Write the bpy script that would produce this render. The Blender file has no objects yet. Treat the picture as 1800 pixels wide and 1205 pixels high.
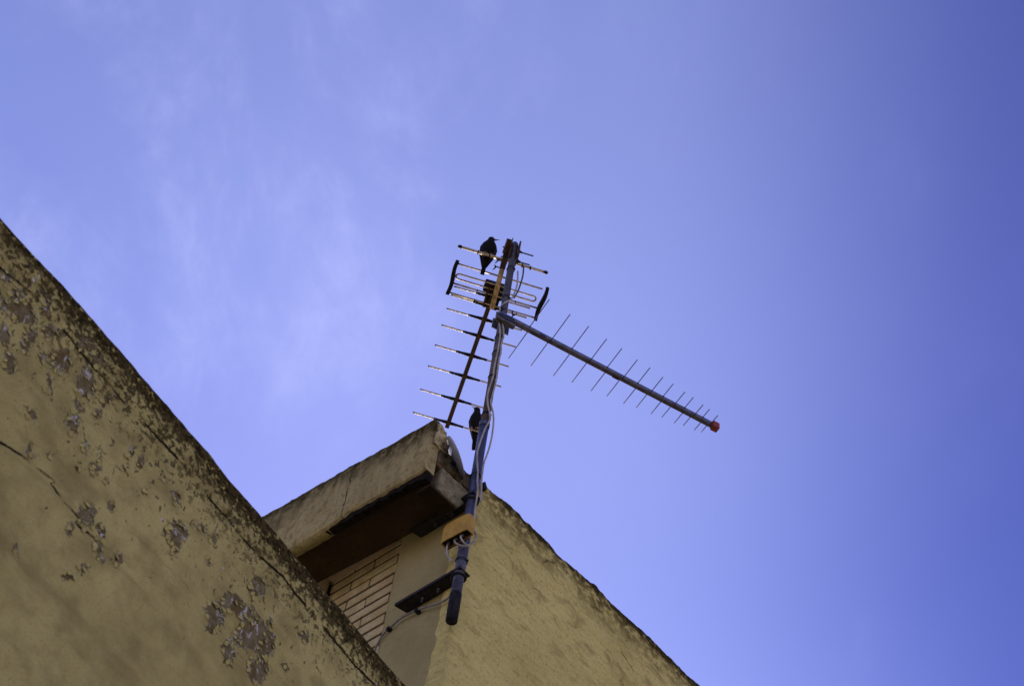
import bpy, bmesh, math, random
import numpy as np
from mathutils import Vector, Matrix, noise

random.seed(7)
sc = bpy.context.scene
COL = sc.collection
R = math.radians

# ------------------------------------------------------------------ camera
cam_d = bpy.data.cameras.new('camera')
cam = bpy.data.objects.new('camera', cam_d)
COL.objects.link(cam)
F = 2600.0                                    # focal length in units of 1/1800 of the frame width
up = Vector((280, 1802, -F)).normalized()     # world up, world x, world y as seen by the camera
xx = Vector((4629, 3027, 2600)); xx = (xx - up * xx.dot(up)).normalized()
yy = up.cross(xx)
rot = Matrix((xx, yy, up))
cam.matrix_world = Matrix.Translation((0, 0, 1.6)) @ rot.to_4x4()
cam_d.sensor_width = 36.0
cam_d.lens = F / 1800 * 36
cam_d.clip_end = 2000
cam_d.clip_start = 0.05
cam_d.dof.use_dof = True
cam_d.dof.focus_distance = 6.3
cam_d.dof.aperture_fstop = 7.0
sc.camera = cam
sc.render.resolution_x, sc.render.resolution_y = 1024, 685
vs = sc.view_settings
vs.view_transform = 'Standard'
vs.look = 'None'
vs.exposure = 0.8
vs.gamma = 1.0

# ------------------------------------------------------------------ small node language
class Nodes:
    def __init__(s, tree):
        s.t = tree; s.n = tree.nodes; s.l = tree.links
    def new(s, kind, **kw):
        n = s.n.new(kind)
        for k, v in kw.items(): setattr(n, k, v)
        return n
    def put(s, sock, v):
        if isinstance(v, bpy.types.NodeSocket): s.l.new(v, sock)
        elif v is not None: sock.default_value = v
    def math(s, op, a, b=None, c=None, clamp=False):
        n = s.new('ShaderNodeMath', operation=op, use_clamp=clamp)
        s.put(n.inputs[0], a)
        if b is not None: s.put(n.inputs[1], b)
        if c is not None: s.put(n.inputs[2], c)
        return n.outputs[0]
    def mix(s, f, a, b, mode='MIX'):
        n = s.new('ShaderNodeMix', data_type='RGBA', blend_type=mode)
        s.put(n.inputs[0], f)
        for sock, v in ((n.inputs[6], a), (n.inputs[7], b)):
            if isinstance(v, (tuple, list)) and len(v) == 3: v = (*v, 1)
            s.put(sock, v)
        return n.outputs[2]
    def ramp(s, v, lo, hi, a=0.0, b=1.0):
        n = s.new('ShaderNodeMapRange', interpolation_type='SMOOTHSTEP')
        s.put(n.inputs[0], v)
        n.inputs[1].default_value = lo; n.inputs[2].default_value = hi
        n.inputs[3].default_value = a; n.inputs[4].default_value = b
        return n.outputs[0]
    def obj(s):
        return s.new('ShaderNodeTexCoord').outputs['Object']
    def scale(s, v, sc_, rot_=(0, 0, 0), loc=(0, 0, 0)):
        n = s.new('ShaderNodeMapping')
        s.put(n.inputs[0], v)
        n.inputs['Scale'].default_value = sc_; n.inputs['Rotation'].default_value = rot_
        n.inputs['Location'].default_value = loc
        return n.outputs[0]
    def noise(s, v, sc_, det=4, rough=.55, dist=0.0):
        n = s.new('ShaderNodeTexNoise')
        s.put(n.inputs['Vector'], v)
        n.inputs['Scale'].default_value = sc_; n.inputs['Detail'].default_value = det
        n.inputs['Roughness'].default_value = rough; n.inputs['Distortion'].default_value = dist
        return n.outputs[0]
    def voro(s, v, sc_, feature='F1'):
        n = s.new('ShaderNodeTexVoronoi', feature=feature)
        s.put(n.inputs['Vector'], v); n.inputs['Scale'].default_value = sc_
        return n.outputs[0]
    def sep(s, v):
        n = s.new('ShaderNodeSeparateXYZ'); s.put(n.inputs[0], v)
        return n.outputs
    def attr(s, name):
        return s.new('ShaderNodeAttribute', attribute_name=name).outputs['Fac']
    def bump(s, h, strength=.5, dist=.005, normal=None):
        n = s.new('ShaderNodeBump')
        s.put(n.inputs['Height'], h)
        n.inputs['Strength'].default_value = strength; n.inputs['Distance'].default_value = dist
        if normal is not None: s.put(n.inputs['Normal'], normal)
        return n.outputs[0]

def material(name, color=(.5, .5, .5), rough=.6, metal=0.0, spec=.5):
    m = bpy.data.materials.new(name); m.use_nodes = True
    N = Nodes(m.node_tree)
    b = N.n['Principled BSDF']
    b.inputs['Base Color'].default_value = (*color, 1)
    b.inputs['Roughness'].default_value = rough
    b.inputs['Metallic'].default_value = metal
    b.inputs['Specular IOR Level'].default_value = spec
    return m, N, b

def worn(name, c1, c2, rough=.5, metal=0.0, scale=40, r2=None, bump=.15, spec=.5):
    """two colours mottled by noise, with a fine uneven surface"""
    m, N, b = material(name, c1, rough, metal, spec)
    o = N.obj()
    n1 = N.noise(o, scale, 5, .6)
    f = N.ramp(n1, .42, .62)
    N.put(b.inputs['Base Color'], N.mix(f, c1, c2))
    if r2 is not None:
        N.put(b.inputs['Roughness'], N.ramp(n1, .35, .65, rough, r2))
    if bump:
        N.put(b.inputs['Normal'], N.bump(N.noise(o, scale * 4, 3), bump, .002))
    return m

# ------------------------------------------------------------------ mesh helpers
class MB:
    def __init__(s): s.v = []; s.f = []; s.sm = []
    def add(s, vs_, fs, smooth=False):
        o = len(s.v); s.v += [tuple(v) for v in vs_]
        s.f += [tuple(i + o for i in f) for f in fs]; s.sm += [smooth] * len(fs)
        return s
    def box(s, a, b):
        (x0, y0, z0), (x1, y1, z1) = a, b
        vs_ = [(x, y, z) for z in (z0, z1) for y in (y0, y1) for x in (x0, x1)]
        return s.add(vs_, [(0, 2, 3, 1), (4, 5, 7, 6), (0, 1, 5, 4), (2, 6, 7, 3), (0, 4, 6, 2), (1, 3, 7, 5)])
    def bevbox(s, a, b, r=.002, jitter=0.0):
        bm = bmesh.new(); bmesh.ops.create_cube(bm, size=1)
        for v in bm.verts:
            v.co = Vector([(a[i] + b[i]) / 2 + v.co[i] * (b[i] - a[i]) + random.uniform(-jitter, jitter) for i in range(3)])
        bmesh.ops.bevel(bm, geom=list(bm.edges), offset=r, segments=2, profile=.5, affect='EDGES')
        bm.verts.index_update()
        s.add([v.co.copy() for v in bm.verts], [[v.index for v in f.verts] for f in bm.faces])
        bm.free(); return s
    def prism(s, poly, axis, a, b):
        """extrude a polygon given in the two other axes"""
        def p(u, v, w):
            return {0: (w, u, v), 1: (u, w, v), 2: (u, v, w)}[axis]
        n = len(poly)
        vs_ = [p(u, v, a) for u, v in poly] + [p(u, v, b) for u, v in poly]
        fs = [tuple(range(n))[::-1], tuple(range(n, 2 * n))] + [(i, (i + 1) % n, n + (i + 1) % n, n + i) for i in range(n)]
        return s.add(vs_, fs)
    def tube(s, path, r, seg=10, caps=True):
        path = [Vector(p) for p in path]; n = len(path)
        rs = r if isinstance(r, (list, tuple)) else [r] * n
        t0 = (path[1] - path[0]).normalized()
        ref = Vector((0, 0, 1)) if abs(t0.z) < .9 else Vector((1, 0, 0))
        a = t0.cross(ref).normalized()
        vs_ = []; fs = []
        for i, p in enumerate(path):
            t = ((path[min(i + 1, n - 1)] - p).normalized() + (p - path[max(i - 1, 0)]).normalized())
            t = t.normalized() if t.length > 1e-6 else t0
            a = (a - t * a.dot(t)).normalized(); c = t.cross(a)
            for k in range(seg):
                th = 2 * math.pi * k / seg
                vs_.append(p + (a * math.cos(th) + c * math.sin(th)) * rs[i])
        for i in range(n - 1):
            for k in range(seg):
                k2 = (k + 1) % seg
                fs.append((i * seg + k, i * seg + k2, (i + 1) * seg + k2, (i + 1) * seg + k))
        s.add(vs_, fs, True)
        if caps:
            o = len(s.v) - len(vs_)
            s.f += [tuple(o + k for k in range(seg))[::-1], tuple(o + (n - 1) * seg + k for k in range(seg))]; s.sm += [False, False]
        return s
    def ball(s, c, r, u=16, v=10):
        rr = r if isinstance(r, (tuple, list)) else (r, r, r)
        bm = bmesh.new(); bmesh.ops.create_uvsphere(bm, u_segments=u, v_segments=v, radius=1)
        bm.verts.index_update()
        s.add([Vector((c[0] + q.co.x * rr[0], c[1] + q.co.y * rr[1], c[2] + q.co.z * rr[2])) for q in bm.verts], [[q.index for q in f.verts] for f in bm.faces], True)
        bm.free(); return s
    def ring(s, c, axis_u, axis_v, R_, r, seg=24, sec=8, a0=0, a1=2 * math.pi):
        full = abs(a1 - a0 - 2 * math.pi) < 1e-6
        pts = [Vector(c) + Vector(axis_u) * R_ * math.cos(a0 + (a1 - a0) * i / seg) + Vector(axis_v) * R_ * math.sin(a0 + (a1 - a0) * i / seg) for i in range(seg + (0 if full else 1))]
        if full: pts = pts + [pts[0], pts[1]]
        return s.tube(pts, r, sec, caps=not full)
    def mesh(s, name):
        me = bpy.data.meshes.new(name); me.from_pydata(s.v, [], s.f)
        me.polygons.foreach_set('use_smooth', s.sm)
        me.update(); return me
    def build(s, name, mat, parent=None, loc=None):
        return link(s.mesh(name), name, mat, parent, loc)

def link(me, name, mat, parent=None, loc=None):
    if mat is not None and not me.materials: me.materials.append(mat)
    o = bpy.data.objects.new(name, me); COL.objects.link(o)
    if parent is not None: o.parent = parent
    if loc is not None: o.location = loc
    return o

def thing(name, label, cat, loc=(0, 0, 0), rz=0.0, group=None):
    o = bpy.data.objects.new(name, None); COL.objects.link(o)
    o.empty_display_size = .1
    o.location = loc; o.rotation_euler = (0, 0, rz)
    o['label'] = label; o['category'] = cat
    if group: o['group'] = group
    return o

def tag(o, label, cat, group=None):
    o['label'] = label; o['category'] = cat
    if group: o['group'] = group
    return o

def smooth_path(pts, per=5):
    """Catmull-Rom through the points"""
    P = [Vector(p) for p in pts]; out = []
    for i in range(len(P) - 1):
        p0, p1, p2, p3 = P[max(i - 1, 0)], P[i], P[i + 1], P[min(i + 2, len(P) - 1)]
        for k in range(per):
            t = k / per
            out.append(.5 * ((2 * p1) + (p2 - p0) * t + (2 * p0 - 5 * p1 + 4 * p2 - p3) * t * t + (3 * p1 - p0 - 3 * p2 + p3) * t ** 3))
    out.append(P[-1]); return out

def grid_mesh(name, us, vs_, fn):
    """grid of points fn(u, v)"""
    nu, nv = len(us), len(vs_)
    verts = [fn(u, v) for v in vs_ for u in us]
    faces = [(j * nu + i, j * nu + i + 1, (j + 1) * nu + i + 1, (j + 1) * nu + i) for j in range(nv - 1) for i in range(nu - 1)]
    me = bpy.data.meshes.new(name); me.from_pydata(verts, [], faces)
    me.polygons.foreach_set('use_smooth', [True] * len(faces)); me.update()
    return me

def fbm(x, y, z, sc_, oct_=4):
    return noise.fractal(Vector((x * sc_, y * sc_, z * sc_)), 1.0, 2.0, oct_)

def span(a, b, step):
    n = max(1, int(round(abs(b - a) / step)))
    return [a + (b - a) * i / n for i in range(n + 1)]

def interp(x, tab):
    if x <= tab[0][0]: return tab[0][1]
    for (x0, y0), (x1, y1) in zip(tab, tab[1:]):
        if x <= x1:
            t = (x - x0) / (x1 - x0); t = t * t * (3 - 2 * t)
            return y0 + (y1 - y0) * t
    return tab[-1][1]

# ------------------------------------------------------------------ materials
M = {}
M['mast'] = worn('galvanised_mast_steel', (.074, .064, .054), (.042, .036, .031), .30, .25, 18, .5, .1)
M['mast_low'] = worn('painted_mast_steel', (.060, .064, .105), (.034, .036, .060), .33, .3, 22, .6, .1)
M['rubber'] = worn('black_rubber', (.010, .010, .011), (.022, .020, .018), .6, 0, 60, None, .15, .09)
M['plastic_black'] = worn('black_weathered_plastic', (.010, .010, .012), (.018, .017, .018), .55, 0, 50, None, .15, .09)
M['alu'] = worn('weathered_aluminium_rod', (.56, .46, .27), (.36, .28, .15), .48, 1.0, 35, .58, 0)
M['alu_gold'] = worn('yellowed_aluminium_boom', (.50, .42, .25), (.26, .20, .11), .38, .85, 30, .55, .05)
M['rust_boom'] = worn('brown_rusted_boom', (.060, .028, .014), (.032, .016, .009), .65, .15, 60, .8)
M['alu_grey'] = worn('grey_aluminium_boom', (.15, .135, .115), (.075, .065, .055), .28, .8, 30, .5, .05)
M['alu_highlight'] = worn('highlit_aluminium_boom', (.52, .50, .47), (.36, .34, .31), .24, 1.0, 30, .34, .03)  # sky highlight of the upper log-periodic boom painted in as a brighter metal
M['rod_dark'] = worn('dark_antenna_rod', (.14, .13, .16), (.09, .085, .10), .45, .8, 50)
M['red_cap'] = worn('red_orange_plastic', (.27, .036, .013), (.18, .024, .010), .6, 0, 60)
M['orange'] = worn('orange_plastic', (.43, .245, .016), (.34, .185, .013), .55, 0, 25)
M['orange_dirty'] = worn('dirty_orange_plastic', (.16, .06, .015), (.09, .035, .012), .6, 0, 60)
M['steel_dark'] = worn('dark_oxidised_steel', (.020, .019, .016), (.036, .031, .024), .6, .1, 30, .75, .15, .12)
M['bolt'] = worn('zinc_bolt_steel', (.13, .125, .12), (.06, .055, .045), .5, .4, 60)
M['cable_white'] = worn('aged_white_cable', (.36, .325, .26), (.25, .22, .17), .5, 0, 30)
M['cable_grey'] = worn('dusty_grey_cable', (.19, .175, .13), (.12, .11, .085), .6, 0, 40)
M['cable_dark'] = worn('brown_sunburnt_cable', (.06, .045, .03), (.035, .028, .02), .6, 0, 50)
M['dish'] = worn('pale_dish_enamel', (.40, .41, .44), (.33, .34, .36), .5, 0, 20)
M['bird'] = worn('dark_plumage', (.0048, .0040, .0040), (.010, .0078, .0065), .6, 0, 90, .75, .3, .08)
M['beak_dark'] = worn('dark_beak', (.035, .03, .028), (.02, .018, .018), .4, 0, 80)
M['beak_pale'] = worn('pale_yellow_beak', (.45, .36, .18), (.30, .22, .10), .45, 0, 80)
M['bird_leg'] = worn('pale_brown_bird_leg', (.34, .22, .11), (.22, .14, .07), .55, 0, 90)
M['eye'] = worn('glossy_eye', (.01, .008, .008), (.015, .01, .01), .12, 0, 30, None, 0)

def plaster_left():
    m, N, b = material('peeling_yellow_plaster', rough=.95, spec=.04)
    o = N.obj()                                   # x along the wall, z up, top at 4.6
    X, Y, Z_ = N.sep(o)
    v = N.math('SUBTRACT', 4.6, Z_)               # depth below the top
    big = N.noise(o, 2.2, 5, .6)
    mid = N.noise(o, 9, 5, .6)
    fine = N.noise(o, 70, 5, .65)
    vfine = N.noise(o, 190, 4, .6)
    streak = N.noise(N.scale(o, (3.0, 3.0, 13), (0, R(-16), 0)), 1.0, 6, .62, .6)
    # yellow paint, several faded tones
    col = N.mix(N.ramp(big, .35, .65), (.46, .382, .128), (.365, .30, .097))
    col = N.mix(N.ramp(mid, .40, .66, 0, .75), col, (.25, .197, .064))
    col = N.mix(N.ramp(streak, .50, .70, 0, .45), col, (.46, .375, .125))
    col = N.mix(N.ramp(streak, .46, .30, 0, .5), col, (.215, .165, .054))
    col = N.mix(N.ramp(vfine, .5, .70, 0, .42), col, (.19, .145, .05))
    # brownish dirt band under the top edge
    wob = N.math('MULTIPLY', N.math('SUBTRACT', mid, .5), .16)
    wv = N.math('ADD', v, wob)
    band = N.ramp(wv, .30, .05)
    speck = N.noise(o, 46, 6, .7, .3)
    dirt = N.math('MULTIPLY', N.ramp(N.math('ADD', speck, N.math('MULTIPLY', band, .115)), .585, .655), N.ramp(wv, .32, .06), clamp=True)
    grime = N.math('MULTIPLY', N.ramp(N.noise(o, 13, 5, .62, .5), .48, .66), N.ramp(wv, .34, .06))
    col = N.mix(N.math('MULTIPLY', grime, .6), col, (.15, .105, .030))
    col = N.mix(N.math('MULTIPLY', dirt, .92), col, (.048, .032, .009))
    # small pits all over the upper wall, thinning out downwards
    pit_n = N.noise(N.scale(o, (1, 1, .75)), 62, 2, .5, .6)
    thin = N.ramp(v, .10, .70, 0.0, .13)
    pits = N.ramp(N.math('SUBTRACT', pit_n, thin), .625, .655)
    col = N.mix(N.math('MULTIPLY', pits, .85), col, (.085, .066, .034))
    tiny = N.math('MULTIPLY', N.ramp(N.noise(o, 150, 3, .6, .4), .655, .69), N.ramp(v, .60, .12))
    col = N.mix(N.math('MULTIPLY', tiny, .8), col, (.075, .056, .028))
    # flaked patches: distance field stored on the wall, jagged by noise
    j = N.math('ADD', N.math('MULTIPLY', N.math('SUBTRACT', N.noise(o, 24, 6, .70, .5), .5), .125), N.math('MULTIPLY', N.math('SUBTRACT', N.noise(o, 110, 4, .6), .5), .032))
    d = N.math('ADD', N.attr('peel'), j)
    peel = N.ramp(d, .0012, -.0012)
    under = N.mix(N.ramp(N.noise(o, 26, 4, .6), .40, .62), (.125, .088, .030), (.185, .148, .072))
    under = N.mix(N.ramp(N.noise(N.scale(o, (1, 1, .6)), 52, 5, .72, .5), .555, .615), under, (.46, .44, .36))
    col = N.mix(peel, col, under)
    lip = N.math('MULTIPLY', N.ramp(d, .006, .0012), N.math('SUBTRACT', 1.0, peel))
    col = N.mix(N.math('MULTIPLY', lip, N.ramp(fine, .45, .6)), col, (.56, .48, .24))  # pale rim highlight painted into the colour of the raised lip
    # loose white flakes
    fl = N.math('MULTIPLY', N.ramp(N.noise(o, 40, 4, .6, .8), .690, .712), N.ramp(v, .55, .15))
    col = N.mix(fl, col, (.48, .46, .38))
    # cracks
    cd = N.math('ADD', N.attr('crack'), N.math('MULTIPLY', N.math('SUBTRACT', N.noise(o, 48, 5, .65), .5), .012))
    wid = N.noise(o, 11, 3, .5)
    crack = N.math('MULTIPLY', N.ramp(N.math('ABSOLUTE', cd), .0042, .0014), N.ramp(wid, .42, .54))
    col = N.mix(crack, col, (.022, .016, .011))
    # black moss along the top arris
    top_e = N.math('ADD', v, N.math('MULTIPLY', N.math('SUBTRACT', N.noise(o, 15, 6, .68, .5), .5), .20))
    top_e = N.math('SUBTRACT', top_e, N.ramp(X, .55, 1.30, 0, .024))
    moss = N.ramp(top_e, .060, .030)
    mcol = N.mix(N.ramp(fine, .42, .62), (.019, .014, .004), (.068, .048, .014))
    mcol = N.mix(N.ramp(N.noise(o, 55, 4, .65), .57, .64), mcol, (.36, .28, .085))
    col = N.mix(N.math('MULTIPLY', moss, N.ramp(speck, .62, .50, .15, 1)), col, mcol)
    N.put(b.inputs['Base Color'], col)
    h = N.math('ADD', N.math('MULTIPLY', fine, .35), N.math('MULTIPLY', peel, -1.0))
    h = N.math('ADD', h, N.math('MULTIPLY', crack, -2.2))
    h = N.math('ADD', h, N.math('MULTIPLY', pits, -.7))
    h = N.math('ADD', h, N.math('MULTIPLY', lip, .35))
    h = N.math('ADD', h, N.math('MULTIPLY', streak, .8))
    N.put(b.inputs['Normal'], N.bump(h, .9, .0055))
    return m
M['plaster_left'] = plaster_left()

def plaster_right():
    m, N, b = material('weathered_yellow_render', rough=.95, spec=.04)
    o = N.obj()                                   # origin at the corner foot, y along the wall
    X, Y, Z_ = N.sep(o)
    v = N.math('SUBTRACT', 5.9, Z_)
    big = N.noise(o, 3.0, 5, .6)
    trowel = N.noise(N.scale(o, (1, 2.2, 9.5), (R(14), 0, 0)), 3.2, 6, .62, .5)
    coarse = N.noise(N.scale(o, (1, 1, 1.4)), 26, 5, .62)
    fine = N.noise(o, 110, 5, .65)
    col = N.mix(N.ramp(big, .36, .64), (.69, .565, .185), (.59, .48, .15))
    col = N.mix(N.ramp(trowel, .52, .70, 0, .5), col, (.64, .52, .175))
    col = N.mix(N.ramp(trowel, .45, .30, 0, .55), col, (.36, .27, .080))
    col = N.mix(N.ramp(fine, .52, .70, 0, .35), col, (.30, .23, .07))
    strokes = N.noise(N.scale(o, (1, 4.2, 24), (R(-11), 0, 0)), 2.4, 6, .70, 1.5)
    col = N.mix(N.math('MULTIPLY', N.ramp(strokes, .555, .70), .34), col, (.33, .245, .075))
    col = N.mix(N.math('MULTIPLY', N.ramp(strokes, .43, .32), .25), col, (.70, .585, .21))
    grain = N.noise(o, 58, 4, .7)
    col = N.mix(N.ramp(grain, .52, .68, 0, .55), col, (.30, .225, .07))
    blot = N.noise(N.scale(o, (1, 1.5, 2.6), (R(10), 0, 0)), 4.6, 6, .66, .7)
    col = N.mix(N.math('MULTIPLY', N.ramp(blot, .50, .68), N.ramp(v, .95, .10, .25, .75)), col, (.30, .225, .072))
    col = N.mix(N.math('MULTIPLY', N.ramp(blot, .42, .30), .35), col, (.68, .57, .22))
    # rain stains near the top
    wob = N.math('MULTIPLY', N.math('SUBTRACT', N.noise(o, 7, 5, .65, .4), .5), .34)
    stain = N.ramp(N.math('ADD', v, wob), .22, .0)
    col = N.mix(N.math('MULTIPLY', stain, N.ramp(coarse, .38, .56, .12, .95)), col, (.115, .082, .022))
    mossn = N.math('ADD', v, N.math('MULTIPLY', N.math('SUBTRACT', N.noise(o, 20, 6, .7, .6), .5), .15))
    moss = N.ramp(mossn, .055, .012)
    col = N.mix(moss, col, N.mix(N.ramp(fine, .42, .6), (.022, .016, .005), (.075, .054, .016)))
    # hair cracks
    cw = N.scale(o, (1, 1, 3.6), (R(8), 0, 0))
    ca = N.new('ShaderNodeVectorMath', operation='ADD')
    nz_ = N.new('ShaderNodeTexNoise'); nz_.inputs['Scale'].default_value = 9; nz_.inputs['Detail'].default_value = 5
    N.put(nz_.inputs['Vector'], o)
    sc2 = N.new('ShaderNodeVectorMath', operation='SCALE'); N.put(sc2.inputs[0], nz_.outputs['Color']); sc2.inputs['Scale'].default_value = .16
    N.put(ca.inputs[0], cw); N.put(ca.inputs[1], sc2.outputs[0])
    vd = N.voro(ca.outputs[0], 3.1, 'DISTANCE_TO_EDGE')
    crk = N.math('MULTIPLY', N.ramp(vd, .013, .003), N.ramp(N.noise(o, 5.2, 3, .5), .49, .60))
    crk = N.math('MULTIPLY', crk, N.ramp(v, .55, .20))
    col = N.mix(N.math('MULTIPLY', crk, .62), col, (.075, .053, .018))
    # dark pits
    pit = N.ramp(N.noise(o, 75, 2, .5, .5), .72, .75)
    col = N.mix(N.math('MULTIPLY', pit, .6), col, (.09, .07, .04))
    N.put(b.inputs['Base Color'], col)
    h = N.math('ADD', N.math('MULTIPLY', coarse, 1.3), N.math('MULTIPLY', trowel, 1.3))
    h = N.math('ADD', h, N.math('MULTIPLY', strokes, -1.2))
    h = N.math('ADD', h, N.math('MULTIPLY', grain, .7))
    h = N.math('ADD', h, N.math('MULTIPLY', fine, .35))
    h = N.math('ADD', h, N.math('MULTIPLY', crk, -1.2))
    N.put(b.inputs['Normal'], N.bump(h, 1.0, .006))
    return m
M['plaster_right'] = plaster_right()

def plaster_fascia():
    m, N, b = material('mossy_beige_render', rough=.95, spec=.04)
    o = N.obj()                                   # x from the house corner, z up; the top edge climbs to the left
    X, Y, Z_ = N.sep(o)
    topz = N.math('ADD', 5.982, N.math('MULTIPLY', X, -.11))
    v = N.math('SUBTRACT', topz, Z_)
    big = N.noise(o, 5, 5, .6)
    fine = N.noise(o, 95, 5, .68)
    coarse = N.noise(o, 24, 5, .6)
    col = N.mix(N.ramp(big, .36, .64), (.39, .318, .135), (.32, .26, .11))
    col = N.mix(N.ramp(coarse, .50, .66, 0, .8), col, (.20, .15, .06))
    drip = N.noise(N.scale(o, (1, 1, .16)), 22, 5, .62, .3)
    col = N.mix(N.ramp(drip, .52, .70, 0, .55), col, (.19, .145, .06))
    col = N.mix(N.ramp(drip, .45, .32, 0, .4), col, (.44, .37, .17))
    col = N.mix(N.ramp(fine, .48, .66, 0, .6), col, (.17, .128, .05))
    band = N.math('ADD', v, N.math('MULTIPLY', N.math('SUBTRACT', N.noise(N.scale(o, (1, 1, .6)), 9, 6, .68, .4), .5), .32))
    d = N.ramp(band, .17, .02)
    col = N.mix(N.math('MULTIPLY', d, N.ramp(coarse, .32, .52, .30, 1)), col, N.mix(N.ramp(fine, .42, .60), (.030, .023, .008), (.085, .064, .021)))
    # one meandering crack from the top edge to the bottom edge
    cx = N.math('ADD', X, N.math('MULTIPLY', N.math('SUBTRACT', N.noise(o, 17, 5, .65), .5), .055))
    cx = N.math('ADD', cx, .437)
    crk = N.math('MULTIPLY', N.ramp(N.math('ABSOLUTE', cx), .0034, .0012), N.ramp(N.noise(o, 21, 2), .36, .46))
    col = N.mix(N.math('MULTIPLY', crk, .85), col, (.035, .024, .014))
    N.put(b.inputs['Base Color'], col)
    h = N.math('ADD', N.math('MULTIPLY', coarse, .9), N.math('MULTIPLY', fine, .5))
    h = N.math('ADD', h, N.math('MULTIPLY', crk, -1.5))
    N.put(b.inputs['Normal'], N.bump(h, 1.0, .007))
    return m
M['fascia'] = plaster_fascia()

def simple_stone(name, c1, c2, c3, s1=8, s2=60, bump=.5, dist=.003, rough=.85):
    m, N, b = material(name, rough=rough, spec=.06)
    o = N.obj()
    a = N.noise(o, s1, 5, .6, .3); f = N.noise(o, s2, 5, .65)
    col = N.mix(N.ramp(a, .38, .62), c1, c2)
    col = N.mix(N.ramp(f, .50, .68, 0, .7), col, c3)
    N.put(b.inputs['Base Color'], col)
    N.put(b.inputs['Normal'], N.bump(N.math('ADD', a, f), bump, dist))
    return m
M['pillar'] = simple_stone('smooth_beige_plaster', (.315, .258, .105), (.28, .226, .09), (.24, .19, .075), 5, 45, .25, .002)
M['brick'] = simple_stone('tan_facing_brick', (.47, .385, .19), (.385, .285, .12), (.30, .22, .10), 11, 75, .4, .002)
M['mortar'] = simple_stone('joint_shade_mortar', (.060, .042, .022), (.045, .032, .017), (.03, .022, .012), 20, 90, .5, .003)  # dark joint shade painted into the mortar colour, as the bed lies nearly flush
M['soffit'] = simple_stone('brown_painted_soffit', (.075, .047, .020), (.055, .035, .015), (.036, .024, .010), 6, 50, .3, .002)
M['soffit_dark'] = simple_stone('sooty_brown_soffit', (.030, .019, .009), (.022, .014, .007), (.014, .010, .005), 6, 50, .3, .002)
M['beam'] = simple_stone('bare_grey_concrete', (.27, .235, .13), (.18, .15, .08), (.085, .065, .032), 17, 60, .9, .005)
M['tile'] = simple_stone('old_red_clay_tile', (.17, .095, .045), (.13, .08, .04), (.09, .062, .03), 14, 80, .6, .004)
M['moss_mortar'] = simple_stone('mossy_brown_mortar', (.165, .125, .080), (.070, .058, .022), (.040, .032, .017), 22, 75, 1.0, .006)
M['yellow_chip'] = simple_stone('chipped_yellow_render', (.075, .055, .035), (.50, .40, .18), (.08, .06, .035), 26, 60, .9, .006)
M['black_gap'] = simple_stone('black_broken_edge', (.010, .008, .005), (.020, .014, .008), (.006, .005, .004), 40, 120, 1.0, .006)
M['roof'] = simple_stone('terracotta_roof_tiles', (.42, .30, .17), (.36, .25, .14), (.26, .18, .11), 3, 30, .5, .004)
M['ground'] = simple_stone('pale_paving', (.36, .31, .22), (.31, .265, .19), (.24, .20, .14), 1.2, 14, .3, .01)

M['flake'] = simple_stone('loose_yellow_paint', (.43, .355, .105), (.36, .29, .09), (.44, .40, .26), 30, 160, .3, .001)

# ------------------------------------------------------------------ ground
g = MB(); n = 48
g.add([(0, 0, 0)] + [(600 * math.cos(2 * math.pi * i / n), 600 * math.sin(2 * math.pi * i / n), 0) for i in range(n)], [(0, i + 1, (i + 1) % n + 1) for i in range(n)])
go = g.build('ground', M['ground']); go['kind'] = 'structure'

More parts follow.
